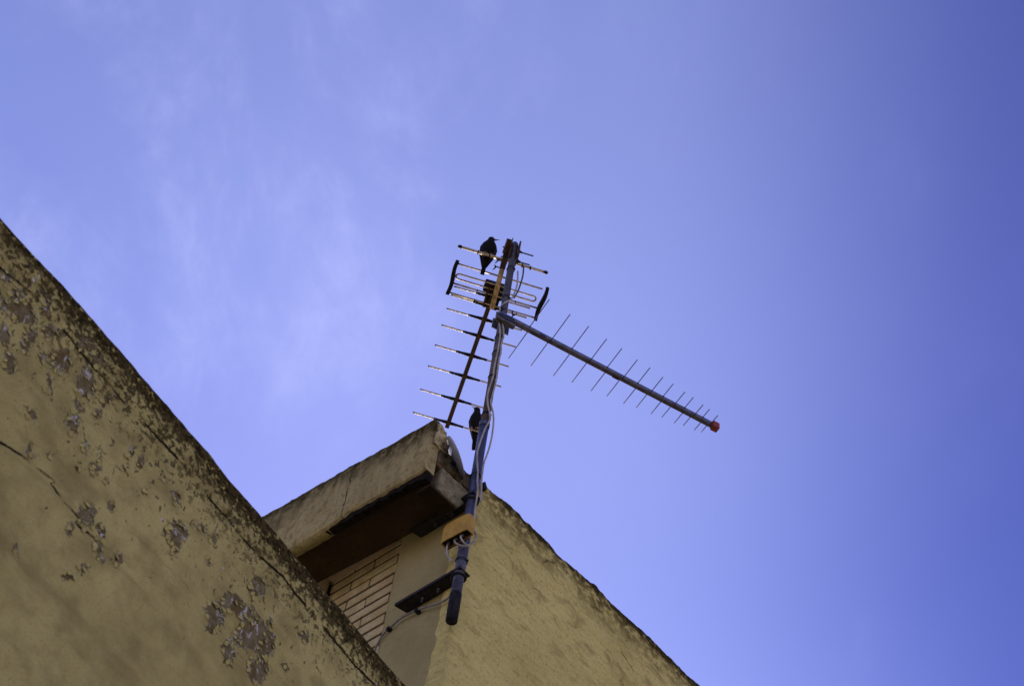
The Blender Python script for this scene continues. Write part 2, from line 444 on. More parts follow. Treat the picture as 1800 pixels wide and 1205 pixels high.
# ------------------------------------------------------------------ the wall in the foreground
PATCH = [(0.579,0.507,0.023,0.03,-0.164),(0.636,0.505,0.014,0.02,0.047),(0.644,0.549,0.011,0.016,0.093),(0.557,0.577,0.008,0.012,0.072),(0.702,0.533,0.009,0.011,-0.229),(0.661,0.569,0.005,0.006,-0.369),(0.833,0.311,0.028,0.039,-0.14),(0.848,0.363,0.009,0.012,-0.383),(0.792,0.22,0.012,0.019,0.068),(1.039,0.413,0.03,0.039,-0.251),(0.609,0.244,0.009,0.013,-0.285),(0.7,0.295,0.008,0.01,-0.519),(0.489,0.351,0.008,0.012,-0.016),(0.545,0.38,0.011,0.014,-0.443),(0.633,0.421,0.006,0.009,0.149),(0.584,0.375,0.005,0.006,-0.169),(0.738,0.201,0.007,0.009,-0.552),(0.9,0.225,0.009,0.011,-0.455),(0.95,0.226,0.01,0.014,-0.174),(0.966,0.293,0.006,0.008,-0.128),(0.545,0.343,0.006,0.009,0.012),(0.501,0.419,0.004,0.006,-0.012),(0.617,0.294,0.007,0.008,-0.591),(0.651,0.241,0.005,0.009,0.114),(0.419,0.458,0.005,0.008,0.101),(0.376,0.492,0.006,0.009,-0.158),(0.455,0.736,0.005,0.007,0.342),(0.63,0.635,0.009,0.009,-0.858),(0.613,0.675,0.009,0.009,-0.855),
 (1.032,0.426,0.024,0.035,0.027),(1.067,0.337,0.026,0.032,-0.359),(1.174,0.363,0.058,0.063,-0.591),(1.117,0.468,0.023,0.031,-0.156),(1.233,0.347,0.029,0.043,-0.035),(1.228,0.435,0.041,0.044,-0.567),(1.131,0.322,0.027,0.032,-0.499),(1.142,0.216,0.035,0.038,-0.674),(0.832,0.316,0.03,0.039,-0.332),(0.796,0.219,0.01,0.017,0.182),(1.221,0.278,0.007,0.009,-0.382),(0.988,0.121,0.014,0.016,-0.741),(1.322,0.342,0.008,0.011,-0.073),(1.352,0.206,0.014,0.016,-0.472),
 (0.098,0.145,0.014,0.022,-0.244),(0.182,0.185,0.032,0.046,-0.422),(0.222,0.336,0.019,0.029,0.09),(0.167,0.29,0.017,0.027,0.432),(0.223,0.094,0.012,0.02,0.293),(0.229,0.218,0.018,0.028,-0.054),(0.33,0.196,0.025,0.036,-0.356),(0.419,0.191,0.026,0.04,0.018),(0.437,0.324,0.019,0.029,-0.051),(0.235,0.262,0.011,0.016,-0.278),(0.283,0.242,0.011,0.016,-0.124),(0.332,0.293,0.01,0.017,0.694),(0.482,0.232,0.008,0.012,-0.234),(0.137,0.168,0.012,0.019,-0.402),(0.128,0.224,0.011,0.018,0.67),(0.485,0.167,0.014,0.019,-0.493),(0.43,0.273,0.011,0.016,-0.07),(0.332,0.408,0.011,0.014,-0.463),(0.266,0.161,0.019,0.026,-0.759),(0.424,0.091,0.016,0.022,-0.412),(0.364,0.097,0.013,0.018,-0.676)]
CRACKS = [[(-.8,.12),(-.3,.128),(0.074,0.134),(0.12,0.124),(0.231,0.11),(0.355,0.126),(0.402,0.127),(0.458,0.127),(0.532,0.132),(0.611,0.125),(0.718,0.121),(0.82,0.119),(0.893,0.127),(0.979,0.122),(1.018,0.13),(1.1,0.129),(1.222,0.11),(1.264,0.118),(1.35,0.117),(1.418,0.117),(1.488,0.118),(1.58,0.123),(1.661,0.116),(2.0,.12)],
          [(0.303,0.544),(0.337,0.534),(0.372,0.524),(0.41,0.519),(0.447,0.513)], [(.468,.527),(0.523,0.533),(0.556,0.533)], [(.57,.552),(0.622,0.541)]]
WL_DIR = math.atan2(.986, -.168)
WL_TOP = [(-3, 0), (0, 0), (.43, .017), (1.08, .0105), (1.47, .005), (1.82, .001), (2.1, 0)]

def wall_left():
    us = [-3, -2.2, -1.5, -1.0, -.7] + span(-.5, 2.028, .0085)
    fr = [4.6, 3.5, 2.5, 1.8, 1.4] + span(1.15, .012, .0085)          # depth below the top on the front face
    prof = [(0.0, v) for v in fr] + [(.002, .006), (.006, .002), (.014, 0.0), (.05, -.002), (.15, 0.0), (.27, 0.0), (.29, .005), (.297, .02), (.30, .1), (.30, 4.6)]
    verts = []; peel = []; crack = []
    Pm = np.array(PATCH)
    allv = []
    for (yi, v) in prof:
        for u in us:
            t = interp(u, WL_TOP) * max(0.0, 1 - v / 1.2)
            dz = t; dy = 0.0
            if v < 1.3:
                dy = .0042 * fbm(u, v, 1.7, 4.0, 3) + .0012 * fbm(u, v, 5.1, 22, 3)
                if v < .03:
                    dz += .0035 * fbm(u, 3.3, yi, 9, 4) + .0016 * fbm(u, 8.3, yi, 45, 2)
                if v < .118 + .008 * fbm(u, 2, 0, 7, 3): dy -= .003      # slightly proud coping coat above the long crack
            verts.append((u, yi + dy, 4.6 - v + dz)); allv.append((u, v if yi < .2 else 9.0))
    A = np.array(allv)
    pd = np.full(len(A), 1.0)
    for u, v, su, sv, rho in PATCH:
        du = A[:, 0] - u; dv = A[:, 1] - v
        q = (du * du / (su * su) - 2 * rho * du * dv / (su * sv) + dv * dv / (sv * sv)) / (1 - rho * rho)
        rm = min(su, sv) * math.sqrt(1 - rho * rho)
        pd = np.minimum(pd, (np.sqrt(q) - 1.0) * rm * 1.25)
    pd = np.clip(pd, -.03, .05)
    cd = np.full(len(A), 1.0)
    for line in CRACKS:
        for (a0, b0), (a1, b1) in zip(line, line[1:]):
            ex, ey = a1 - a0, b1 - b0; L2 = ex * ex + ey * ey
            t = np.clip(((A[:, 0] - a0) * ex + (A[:, 1] - b0) * ey) / L2, 0, 1)
            rx = A[:, 0] - a0 - t * ex; ry = A[:, 1] - b0 - t * ey
            d = np.hypot(rx, ry); sgn = np.where(ex * ry - ey * rx > 0, 1.0, -1.0)
            cd = np.where(d < np.abs(cd), d * sgn, cd)
    nu, nv = len(us), len(prof)
    faces = [(j * nu + i, j * nu + i + 1, (j + 1) * nu + i + 1, (j + 1) * nu + i) for j in range(nv - 1) for i in range(nu - 1)]
    faces += [tuple(j * nu for j in range(nv)), tuple(j * nu + nu - 1 for j in range(nv))[::-1]]
    me = bpy.data.meshes.new('plaster_wall'); me.from_pydata(verts, [], faces)
    me.polygons.foreach_set('use_smooth', [True] * (len(faces) - 2) + [False] * 2)
    a = me.attributes.new('peel', 'FLOAT', 'POINT'); a.data.foreach_set('value', pd.astype(np.float32))
    a = me.attributes.new('crack', 'FLOAT', 'POINT'); a.data.foreach_set('value', cd.astype(np.float32))
    me.update()
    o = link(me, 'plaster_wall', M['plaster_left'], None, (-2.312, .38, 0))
    o.rotation_euler = (0, 0, WL_DIR)
    rnd = random.Random(21); fl = MB()
    for (u, v, su, sv, rho) in PATCH:
        for k in range(max(2, int(160 * (su + sv)))):
            th = rnd.uniform(0, 2 * math.pi); q = rnd.uniform(.80, 1.22)
            cu, cv = u + su * q * math.cos(th), v + sv * q * math.sin(th)
            r = rnd.uniform(.004, .0095); lift = rnd.uniform(.0025, .007); n = 6
            ang = rnd.uniform(0, 6.28)
            out = [(cu + r * rnd.uniform(.45, 1.1) * math.cos(ang + i * 1.047), cv + r * rnd.uniform(.45, 1.1) * math.sin(ang + i * 1.047)) for i in range(n)]
            y0 = .0042 * fbm(cu, cv, 1.7, 4.0, 3) - .0012
            dx, dv = math.cos(th), math.sin(th)
            def up_(a, b_): return y0 - .0008 - lift * max(0.0, .5 - ((a - cu) * dx + (b_ - cv) * dv) / (2 * r)) ** 1.4
            top_ = [(a, up_(a, b_), 4.6 - b_) for a, b_ in out] + [(cu, up_(cu, cv), 4.6 - cv)]
            bot_ = [(a, y + .0009, z) for a, y, z in top_]
            fl.add(top_ + bot_, [(i, (i + 1) % n, n) for i in range(n)] + [((i + 1) % n + n + 1, i + n + 1, 2 * n + 1) for i in range(n)] + [(i, i + n + 1, (i + 1) % n + n + 1, (i + 1) % n) for i in range(n)])
    fo = fl.build('paint_flakes', M['flake'], o); fo['kind'] = 'stuff'
    tag(o, 'old yellow plaster wall with grey peeling patches and a black mossy top edge, in the left foreground', 'wall')
wall_left()

# ------------------------------------------------------------------ the house behind
PX, PY = -2.729, 2.405
house = thing('plastered_house', 'yellow plastered house corner with brick panel and mossy overhanging eave', 'house', (PX, PY, 0))
def hx(x): return x - PX
def hy(y): return y - PY

def right_wall():
    ys = span(.003, 1.75, .009) + [1.9, 2.2, 2.8, 4, 6]
    top_tab = [(0, 5.885), (.04, 5.892), (.10, 5.897), (.25, 5.905), (.29, 5.898), (.36, 5.903), (.55, 5.896), (.75, 5.906), (.9, 5.900), (1.1, 5.909), (1.3, 5.905), (1.45, 5.912), (1.8, 5.905), (6, 5.9)]
    prof = [(0.0, v) for v in [5.9, 4, 2.5, 1.8, 1.5] + span(1.3, .014, .009)] + [(.003, .007), (.008, .002), (.018, 0), (.10, .003), (.24, .002), (.25, .012), (.25, .08), (.25, .6)]
    verts = []
    for xi, v in prof:
        for y in ys:
            t = interp(y, top_tab) - 5.9
            k = max(0.0, 1 - v / .25)
            dx = dz = 0.0
            if v < 1.4:
                dx = .0045 * fbm(y, v, 4.4, 5, 3) + .0016 * fbm(y, v, 9.7, 26, 3)
                if y < .02: dx -= .004 * abs(fbm(y, v, 2.2, 18, 3))
                if v < .03: dz = .011 * fbm(y, xi, 6.1, 7, 4) + .0065 * fbm(y, xi, 1.1, 30, 3)
            verts.append((dx - xi, y, 5.9 - v + t * k + dz))
    nu, nv = len(ys), len(prof)
    faces = [(j * nu + i, j * nu + i + 1, (j + 1) * nu + i + 1, (j + 1) * nu + i) for j in range(nv - 1) for i in range(nu - 1)]
    faces += [tuple(j * nu for j in range(nv)), tuple(j * nu + nu - 1 for j in range(nv))[::-1]]
    me = bpy.data.meshes.new('side_wall'); me.from_pydata(verts, [], faces)
    me.polygons.foreach_set('use_smooth', [True] * (len(faces) - 2) + [False] * 2); me.update()
    link(me, 'side_wall', M['plaster_right'], house)
right_wall()

# corner pillar: smooth plaster on the front, slightly wavy, with a chipped arris
def pillar(x0, x1, name):
    xs = span(hx(x0), hx(x1), .012); zs = [0, 2, 3.5, 4.2] + span(4.5, 5.80, .012)
    nu = len(xs); verts = []
    for z in zs:
        for x in xs:
            dy = .0016 * fbm(x, z, 3, 6, 3) + .0005 * fbm(x, z, 8, 40, 2)
            if x > hx(x1) - .006: dy += .004 + .003 * fbm(x, z, 1, 30, 3)
            verts.append((x, dy, z))
    faces = [(j * nu + i, j * nu + i + 1, (j + 1) * nu + i + 1, (j + 1) * nu + i) for j in range(len(zs) - 1) for i in range(nu - 1)]
    o = len(verts); nz_ = len(zs)
    for z in zs: verts += [(xs[0], .2, z), (xs[-1], .0075, z)]
    for j in range(nz_ - 1):
        faces.append((j * nu, (j + 1) * nu, o + 2 * j + 2, o + 2 * j))
        faces.append((j * nu + nu - 1, o + 2 * j + 1, o + 2 * j + 3, (j + 1) * nu + nu - 1))
    me = bpy.data.meshes.new(name); me.from_pydata(verts, [], faces)
    me.polygons.foreach_set('use_smooth', [True] * len(faces)); me.update()
    link(me, name, M['pillar'], house)
pillar(-3.092, PX - .002, 'corner_pillar')
pillar(-4.6, -3.50, 'corner_pillar')

# the side wall's rough yellow coat laps round the corner, wider further down
def corner_lap():
    zs = span(4.3, 5.66, .010); cols = 7; verts = []
    for z in zs:
        w = interp(z, [(4.3, .090), (4.90, .082), (5.20, .074), (5.50, .078), (5.60, .055), (5.66, .030)]) + .006 * fbm(z, 3, 1, 11, 4)
        w = max(.003, w)
        for k in range(cols):
            t = k / (cols - 1); x = -w + t * (w + .002)
            yv = -.0035 * min(1, 3 * t) - .0005 + .0018 * fbm(x, z, 5, 24, 3) + (.0012 if k == 0 else 0)
            verts.append((x, min(yv, .004), z))
    faces = [(j * cols + i, j * cols + i + 1, (j + 1) * cols + i + 1, (j + 1) * cols + i) for j in range(len(zs) - 1) for i in range(cols - 1)]
    n0 = len(verts)
    for z in zs: verts.append((.0015, .006, z))
    faces += [(j * cols + cols - 1, n0 + j, n0 + j + 1, (j + 1) * cols + cols - 1) for j in range(len(zs) - 1)]
    me = bpy.data.meshes.new('corner_render'); me.from_pydata(verts, [], faces)
    me.polygons.foreach_set('use_smooth', [True] * len(faces)); me.update()
    link(me, 'corner_render', M['plaster_right'], house)
corner_lap()

# brick panel between the pillars
bk = MB()
pitch = .0525
row = 0
z = 4.0
while z < 5.84:
    x = -3.505 + (.0 if row % 2 else -.115)
    while x < -3.092:
        a, b_ = max(x, -3.498), min(x + .244, -3.0935)
        if b_ - a > .012:
            j = random.uniform(-.0015, .0015)
            bk.bevbox((hx(a), .020 + j, z), (hx(b_), .055, z + .0400 + random.uniform(-.001, .001)), .0025, .0006)
        x += .251
    z += pitch; row += 1
bp = bk.build('brick_panel', M['brick'], house)
MB().box((hx(-3.52), .0245, 0), (hx(-3.07), .12, 5.88)).build('mortar_bed', M['mortar'], bp)

SL = .096
# eave: soffit, front fascia, end beam, tile course, mortar, roof terrace
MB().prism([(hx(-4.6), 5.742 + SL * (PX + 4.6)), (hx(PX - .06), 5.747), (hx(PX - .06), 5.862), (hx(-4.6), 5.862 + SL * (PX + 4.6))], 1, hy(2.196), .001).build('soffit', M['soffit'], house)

def fascia():
    xs = span(hx(-4.6), -.006, .011)
    def top(x): return 5.982 - .11 * x + .006 * fbm(x, 1.1, 0, 8, 4) + .003 * fbm(x, 4.4, 0, 40, 3)
    def bot(x):
        t = 5.662 - .083 * x
        # the lower edge has broken away over part of its length
        br = interp(x, [(-.60, 0), (-.47, .012), (-.40, .028), (-.25, .024), (-.12, .028), (-.03, .026), (-.006, .034)])
        return t + br + .005 * fbm(x, 7.7, 0, 14, 4) + .004 * fbm(x, 2.7, 0, 42, 3)
    prof = [i / 34 for i in range(35)]
    nu = len(xs); verts = []
    rows = []
    for k in prof:
        rows.append([(x, hy(2.151) + .0035 * fbm(x, k, 2, 5, 3) + .0028 * fbm(x, k * .32, 6, 30, 4) + (.006 if k < .03 else 0) + (.006 if k > .97 else 0), bot(x) + (top(x) - bot(x)) * k) for x in xs])
    rows.append([(x, hy(2.180), top(x) + .006 + .004 * fbm(x, 2, 7, 20, 3)) for x in xs])
    rows.append([(x, hy(2.200), top(x) - .004) for x in xs])
    rows.append([(x, hy(2.205), bot(x)) for x in xs])
    for r_ in rows: verts += r_
    nv = len(rows)
    faces = [(j * nu + i, j * nu + i + 1, ((j + 1) % nv) * nu + i + 1, ((j + 1) % nv) * nu + i) for j in range(nv) for i in range(nu - 1)]
    faces += [tuple(j * nu for j in range(nv))[::-1], tuple(j * nu + nu - 1 for j in range(nv))]
    me = bpy.data.meshes.new('fascia'); me.from_pydata(verts, [], faces)
    me.polygons.foreach_set('use_smooth', [True] * (nu - 1) * nv + [False] * 2); me.update()
    return link(me, 'fascia', M['fascia'], house)
fas = fascia()
# near-black core exposed where the lower edge of the fascia broke off
be = MB(); xs = span(hx(-3.36), -.010, .010)
vs_ = []
for x in xs:
    zb = 5.663 - .083 * x + interp(x, [(-.63, .012), (-.5, 0), (-.1, .002), (-.05, -.006), (-.01, -.010)])
    vs_ += [(x, hy(2.170) + .006 * fbm(x, 0, 3, 25, 3), zb + .010 * fbm(x, 5, 1, 34, 4)), (x, hy(2.203), zb + .004), (x, hy(2.203), zb + .07), (x, hy(2.166), zb + .07)]
nf = len(xs)
be.add(vs_, [(4 * i + k, 4 * i + (k + 1) % 4, 4 * i + 4 + (k + 1) % 4, 4 * i + 4 + k) for i in range(nf - 1) for k in range(4)] + [(3, 2, 1, 0), tuple(4 * nf - 4 + k for k in range(4))], False)
be.build('broken_edge', M['black_gap'], fas)

def lumpy(name, a, b, mat, step, amp, freq, parent, shape=None, seed=0):
    """a block with uneven, eroded faces"""
    bm = bmesh.new()
    nx, ny, nz_ = [max(2, int(round((b[i] - a[i]) / step))) for i in range(3)]
    idx = {}
    for i in range(nx + 1):
        for j in range(ny + 1):
            for k in range(nz_ + 1):
                if i in (0, nx) or j in (0, ny) or k in (0, nz_):
                    p = Vector((a[0] + (b[0] - a[0]) * i / nx, a[1] + (b[1] - a[1]) * j / ny, a[2] + (b[2] - a[2]) * k / nz_))
                    if shape: p = shape(p)
                    nv_ = noise.turbulence_vector(p * freq + Vector((seed, seed * 2, 0)), 3, False)
                    e = sum((i in (0, nx), j in (0, ny), k in (0, nz_)))
                    c = (Vector(a) + Vector(b)) / 2
                    q = p + nv_ * amp
                    if e >= 2: q += (c - p) * (.03 * (e - 1))
                    idx[i, j, k] = bm.verts.new(q)
    def quad(*ks):
        try: bm.faces.new([idx[k] for k in ks])
        except Exception: pass
    for i in range(nx):
        for j in range(ny):
            quad((i, j, 0), (i, j + 1, 0), (i + 1, j + 1, 0), (i + 1, j, 0)); quad((i, j, nz_), (i + 1, j, nz_), (i + 1, j + 1, nz_), (i, j + 1, nz_))
    for i in range(nx):
        for k in range(nz_):
            quad((i, 0, k), (i + 1, 0, k), (i + 1, 0, k + 1), (i, 0, k + 1)); quad((i, ny, k), (i, ny, k + 1), (i + 1, ny, k + 1), (i + 1, ny, k))
    for j in range(ny):
        for k in range(nz_):
            quad((0, j, k), (0, j, k + 1), (0, j + 1, k + 1), (0, j + 1, k)); quad((nx, j, k), (nx, j + 1, k), (nx, j + 1, k + 1), (nx, j, k + 1))
    for f in bm.faces: f.smooth = True
    me = bpy.data.meshes.new(name); bm.to_mesh(me); bm.free()
    return link(me, name, mat, parent)

def beam_shape(p):
    t = (p.z - 5.65) / .12
    lim = hy(2.345) + (hy(2.40) - hy(2.345)) * max(0, min(1, t))
    p.y = hy(2.236) + (p.y - hy(2.236)) * (lim - hy(2.236)) / (-.006 - hy(2.236)); return p
lumpy('edge_beam', (-.066, hy(2.236), 5.650), (-.003, -.006, 5.772), M['beam'], .008, .0045, 24, house, beam_shape, 3)
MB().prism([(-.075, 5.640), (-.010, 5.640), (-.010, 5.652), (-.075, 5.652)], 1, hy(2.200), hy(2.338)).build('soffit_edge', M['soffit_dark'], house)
def tile_shape(p):
    p.z -= .36 * (p.y - hy(2.17)); return p
lumpy('tile_course', (-.08, hy(2.158), 5.795), (-.010, hy(2.315), 5.832), M['tile'], .009, .004, 26, house, tile_shape, 5)
def mort_shape(p):
    if p.z > 5.82:
        p.z = 5.82 + (p.z - 5.82) / .05 * (.05 + interp(p.y, [(hy(2.20), .012), (hy(2.25), .002), (hy(2.30), -.006), (hy(2.34), -.009), (hy(2.40), .004)]))
    return p
lumpy('roof_mortar', (-.13, hy(2.209), 5.785), (-.004, .002, 5.870), M['moss_mortar'], .009, .009, 19, house, mort_shape, 9)
def chip_shape(p):
    t = (p.z - 5.85) / .12
    p.y = hy(2.17) + (p.y - hy(2.17)) * (1 - .62 * max(0, t) ** 1.6); return p
lumpy('chipped_return', (-.055, hy(2.17), 5.845), (.006, hy(2.243), 5.972), M['yellow_chip'], .007, .008, 26, house, chip_shape, 1)
MB().prism([(.004, 5.795), (.004, 5.862), (6, 5.862), (6, 5.795)], 0, hx(-9), -.252).build('roof', M['roof'], house)
MB().box((hx(-9), .21, 0), (-.26, 6, 5.79)).build('inner_wall', M['pillar'], house)

# ------------------------------------------------------------------ mast
MX, MY = -2.694, 2.37
mast = thing('antenna_mast', 'tall grey steel antenna mast fixed to the house corner', 'mast', (MX, MY, 0))
MB().tube([(0, 0, 5.12), (0, 0, 6.145)], .0187, 24).build('lower_tube', M['mast_low'], mast)
MB().tube([(0, 0, 6.135), (0, 0, 7.50), (0, 0, 7.512)], [.0162, .0162, .0145], 24).build('upper_tube', M['mast'], mast)
MB().tube([(0, 0, 6.120), (0, 0, 6.146), (0, 0, 6.150)], [.0212, .0212, .0185], 24).build('joint_collar', M['mast_low'], mast)
MB().tube([(0, 0, 5.092), (0, 0, 5.078), (0, 0, 5.074), (0, 0, 5.078), (0, 0, 5.20), (0, 0, 5.204)], [.0150, .0165, .0188, .0206, .0206, .0195], 24).build('rubber_sleeve', M['rubber'], mast)
# thin dark straps round the mast
CAMX, CAMY = .751, -.66                       # horizontal direction from the mast to where the cables run
def strap(z, r, tail=True, tilt=.0):
    s = MB(); pts = []
    k = 26
    for i in range(k + 2):
        th = 2 * math.pi * i / k
        bulge = .0058 * max(0, math.cos(th - math.atan2(CAMY, CAMX))) ** 3
        pts.append(((r + bulge) * math.cos(th), (r + bulge) * math.sin(th), z + tilt * math.cos(th)))
    s.tube(pts, .0022, 6, False)
    if tail:
        a = math.atan2(CAMY, CAMX) + 1.15
        s.bevbox((r * math.cos(a) - .001, r * math.sin(a) - .003, z - .004), (r * math.cos(a) + .006, r * math.sin(a) + .003, z + .004), .0008)
    s.build('cable_tie', M['rubber'], mast)
for z, r in ((7.283, .0172), (7.039, .0172), (6.732, .0172), (6.614, .0172), (6.444, .0172), (6.193, .0172), (5.817, .0205), (5.361, .0205)):
    strap(z, r, True, random.uniform(-.004, .004))

# ------------------------------------------------------------------ the two wall brackets
def bracket(z, x0, label):
    t = thing('wall_bracket', label, 'bracket', (PX, PY, z), 0, 'steel brackets that hold the mast')
    m = MB()
    xr = MX + .022 - PX
    m.prism([(x0 - PX, -.052), (xr, -.054), (xr, -.004), (x0 - PX + .012, -.003)], 2, 0, .004)
    m.prism([(x0 - PX, .0), (xr, .0), (xr, .013), (x0 - PX, .013)], 1, -.0545, -.0505)
    m.prism([(x0 - PX + .012, .0045), (-.012, .0045), (-.012, .036), (x0 - PX + .012, .036)], 1, -.0055, -.002)
    m.build('angle_bar', M['steel_dark'], t)
    u = MB(); cx, cy = MX - PX, MY - PY
    u.ring((cx, cy, -.020), (1, 0, 0), (0, 1, 0), .0245, .0038, 24, 8)
    u.bevbox((cx - .030, cy - .012, -.026), (cx - .018, cy + .012, -.012), .002)
    u.build('pole_clamp', M['steel_dark'], t)
    for xb in (x0 + .11, -2.80):
        b_ = MB().tube([(xb - PX, -.026, -.012), (xb - PX, -.026, .0)], .0055, 6)
        b_.tube([(xb - PX, -.026, -.022), (xb - PX, -.026, -.012)], .003, 8)
        b_.build('bolt', M['bolt'], t)
bracket(5.302, -2.985, 'dark steel angle bracket holding the mast below the orange box')
bracket(5.700, -2.992, 'dark steel angle bracket holding the mast just under the eave')

# ------------------------------------------------------------------ orange amplifier box
box = thing('amplifier_box', 'orange plastic aerial amplifier box on the lower mast', 'amplifier', (-2.690, 2.346, 5.436), R(2))
def cover():
    m = MB(); n = 14
    out = []
    for layer, (z0, sc_) in enumerate(((0, 1.0), (.078, 1.0), (.086, .96), (.089, .88))):
        ring = []
        for i in range(n + 1):
            t = -1 + 2 * i / n
            x = t * .0620 * sc_
            y = -.034 - .007 * (1 - t ** 4) if layer < 2 else (-.034 - .007 * (1 - t ** 4)) * (.97 if layer == 2 else .88)
            zz = z0 - (.005 * (1 - abs(t) ** 1.5) if layer == 0 else 0) + (.0 if layer == 0 else .0)
            ring.append((x, y, zz))
        ring += [(.0620 * sc_, -.001, z0), (-.0620 * sc_, -.001, z0)]
        out.append(ring)
    k = len(out[0]); vs_ = [p for r_ in out for p in r_]
    fs = [(j * k + i, j * k + (i + 1) % k, (j + 1) * k + (i + 1) % k, (j + 1) * k + i) for j in range(3) for i in range(k)]
    fs.append(tuple(3 * k + i for i in range(k)))
    m.add(vs_, fs)
    # inner skirt, so that the shell has thickness and is open below
    inner = [(x * .94, y * .90 if y < -.01 else y - .004, z0) for x, y, z0 in out[0]]
    up_ = [(x, y, .03) for x, y, _ in inner]
    o = len(m.v)
    m.v += inner + up_
    m.f += [(i, o + i, o + (i + 1) % k, (i + 1) % k) for i in range(k)] + [(o + i, o + k + i, o + k + (i + 1) % k, o + (i + 1) % k) for i in range(k)]
    m.sm += [False] * (2 * k)
    return m
cover().build('cover', M['orange'], box)
MB().box((-.0570, -.036, .008), (.0570, -.006, .022)).build('terminal_board', M['plastic_black'], box)
MB().bevbox((-.054, -.008, -.008), (.046, .0, .010), .002).build('mounting_plate', M['orange_dirty'], box)
for x in (-.036, .0, .028):
    MB().tube([(x, -.021, .010), (x, -.021, -.006)], .0055, 10).build('connector', M['bolt'], box)

# ------------------------------------------------------------------ cables
def cable(pts, r, mat, label, per=5, seg=8):
    o = MB().tube(smooth_path(pts, per), r, seg).build('coaxial_cable', mat)
    return tag(o, label, 'cable')
cabL = [(-2.690,2.347,6.846),(-2.681,2.353,6.780),(-2.676,2.358,6.724),(-2.675,2.358,6.662),(-2.675,2.359,6.613),(-2.677,2.357,6.538),(-2.678,2.357,6.477),(-2.677,2.358,6.431),(-2.681,2.353,6.364),(-2.683,2.351,6.301),(-2.679,2.356,6.246),(-2.670,2.363,6.195),(-2.662,2.366,6.140),(-2.669,2.357,6.090),(-2.674,2.350,6.022),(-2.679,2.346,5.959),(-2.680,2.345,5.927),(-2.676,2.350,5.871),(-2.670,2.355,5.816),(-2.668,2.359,5.765),(-2.664,2.362,5.728),(-2.660,2.362,5.69),(-2.662,2.364,5.657),(-2.663,2.366,5.608),(-2.663,2.369,5.559),(-2.662,2.372,5.518),(-2.655,2.384,5.479),(-2.658,2.379,5.449),(-2.667,2.361,5.418),(-2.672,2.346,5.41)]
cable(cabL, .0037, M['cable_white'], 'white coaxial cable winding down the near side of the mast, the longer of two')
cabR = [(-2.683,2.353,6.851),(-2.672,2.363,6.790),(-2.667,2.369,6.729),(-2.669,2.366,6.664),(-2.667,2.368,6.614),(-2.668,2.367,6.539),(-2.668,2.369,6.450),(-2.669,2.369,6.387),(-2.671,2.366,6.317),(-2.672,2.364,6.259),(-2.662,2.374,6.200),(-2.656,2.380,6.141),(-2.655,2.383,6.057),(-2.657,2.381,5.981),(-2.660,2.376,5.924),(-2.662,2.371,5.882),(-2.661,2.370,5.825),(-2.658,2.371,5.76),(-2.654,2.374,5.71),(-2.654,2.378,5.66)]
cable(cabR, .0036, M['cable_white'], 'pale coaxial cable running along the right side of the mast and bowing away from it')
top = [(-2.659,2.383,7.253),(-2.656,2.387,7.193),(-2.655,2.388,7.133),(-2.658,2.384,7.076),(-2.664,2.375,7.018),(-2.684,2.350,6.966),(-2.692,2.345,6.922),(-2.694,2.343,6.871),(-2.692,2.345,6.846)]
cable(top, .0037, M['cable_white'], 'white coaxial cable crossing the mast between the two antennas')
topd = [(-2.657,2.412,7.330),(-2.655,2.414,7.245),(-2.659,2.405,7.128),(-2.665,2.392,7.049)]
cable(topd, .0036, M['cable_dark'], 'dark brown cable hanging loosely beside the top of the mast')
tail = [(-2.716,2.372,5.222),(-2.756,2.386,5.228),(-2.805,2.388,5.236),(-2.869,2.388,5.257),(-2.926,2.389,5.270),(-2.982,2.390,5.275),(-3.023,2.392,5.264),(-3.064,2.394,5.251),(-3.095,2.398,5.215),(-3.113,2.404,5.170),(-3.123,2.408,5.096),(-3.125,2.410,4.9),(-3.125,2.41,4.5)]
tc = cable(tail, .0038, M['cable_grey'], 'dusty grey cable sagging from the mast foot across the plaster pillar')
for p, q in (((-2.905, 2.389, 5.264), .2), ((-3.043, 2.393, 5.258), .6)):
    c = MB().bevbox((p[0] - .008, p[1] - .007, p[2] - .0075), (p[0] + .008, 2.4035, p[2] + .0075), .003)
    c.ball((p[0] + .002, p[1] - .006, p[2] - .007), .0035, 10, 6)
    c.build('cable_clip', M['plastic_black'], tc)
cable([(-2.726,2.325,5.440),(-2.732,2.326,5.425),(-2.735,2.332,5.402),(-2.730,2.341,5.378),(-2.716,2.349,5.360)], .0036, M['cable_white'], 'short white cable from the left side of the orange box to the mast strap', 6)
cable([(-2.690,2.325,5.440),(-2.694,2.322,5.427),(-2.686,2.325,5.410),(-2.672,2.336,5.400),(-2.664,2.350,5.402)], .0036, M['cable_white'], 'short white cable looping from the middle of the orange box', 6)
cable([(-2.662,2.325,5.440),(-2.664,2.321,5.428),(-2.660,2.325,5.412),(-2.656,2.336,5.402),(-2.657,2.350,5.404)], .0036, M['cable_white'], 'short white cable looping from the right end of the orange box', 6)
cable([(-2.7095,2.360,7.512),(-2.7135,2.352,7.500),(-2.7340,2.358,7.470),(-2.758,2.372,7.430)], .0030, M['alu_gold'], 'thin yellowed wire bent from the mast top down to the antenna boom', 6)

# ------------------------------------------------------------------ yagi antenna
YB = math.atan2(.5446, -.8387)
yagi = thing('yagi_antenna', 'rusty brown television yagi antenna with black ribbed insulators and golden reflector rods', 'antenna', (MX, MY, 7.46), YB)
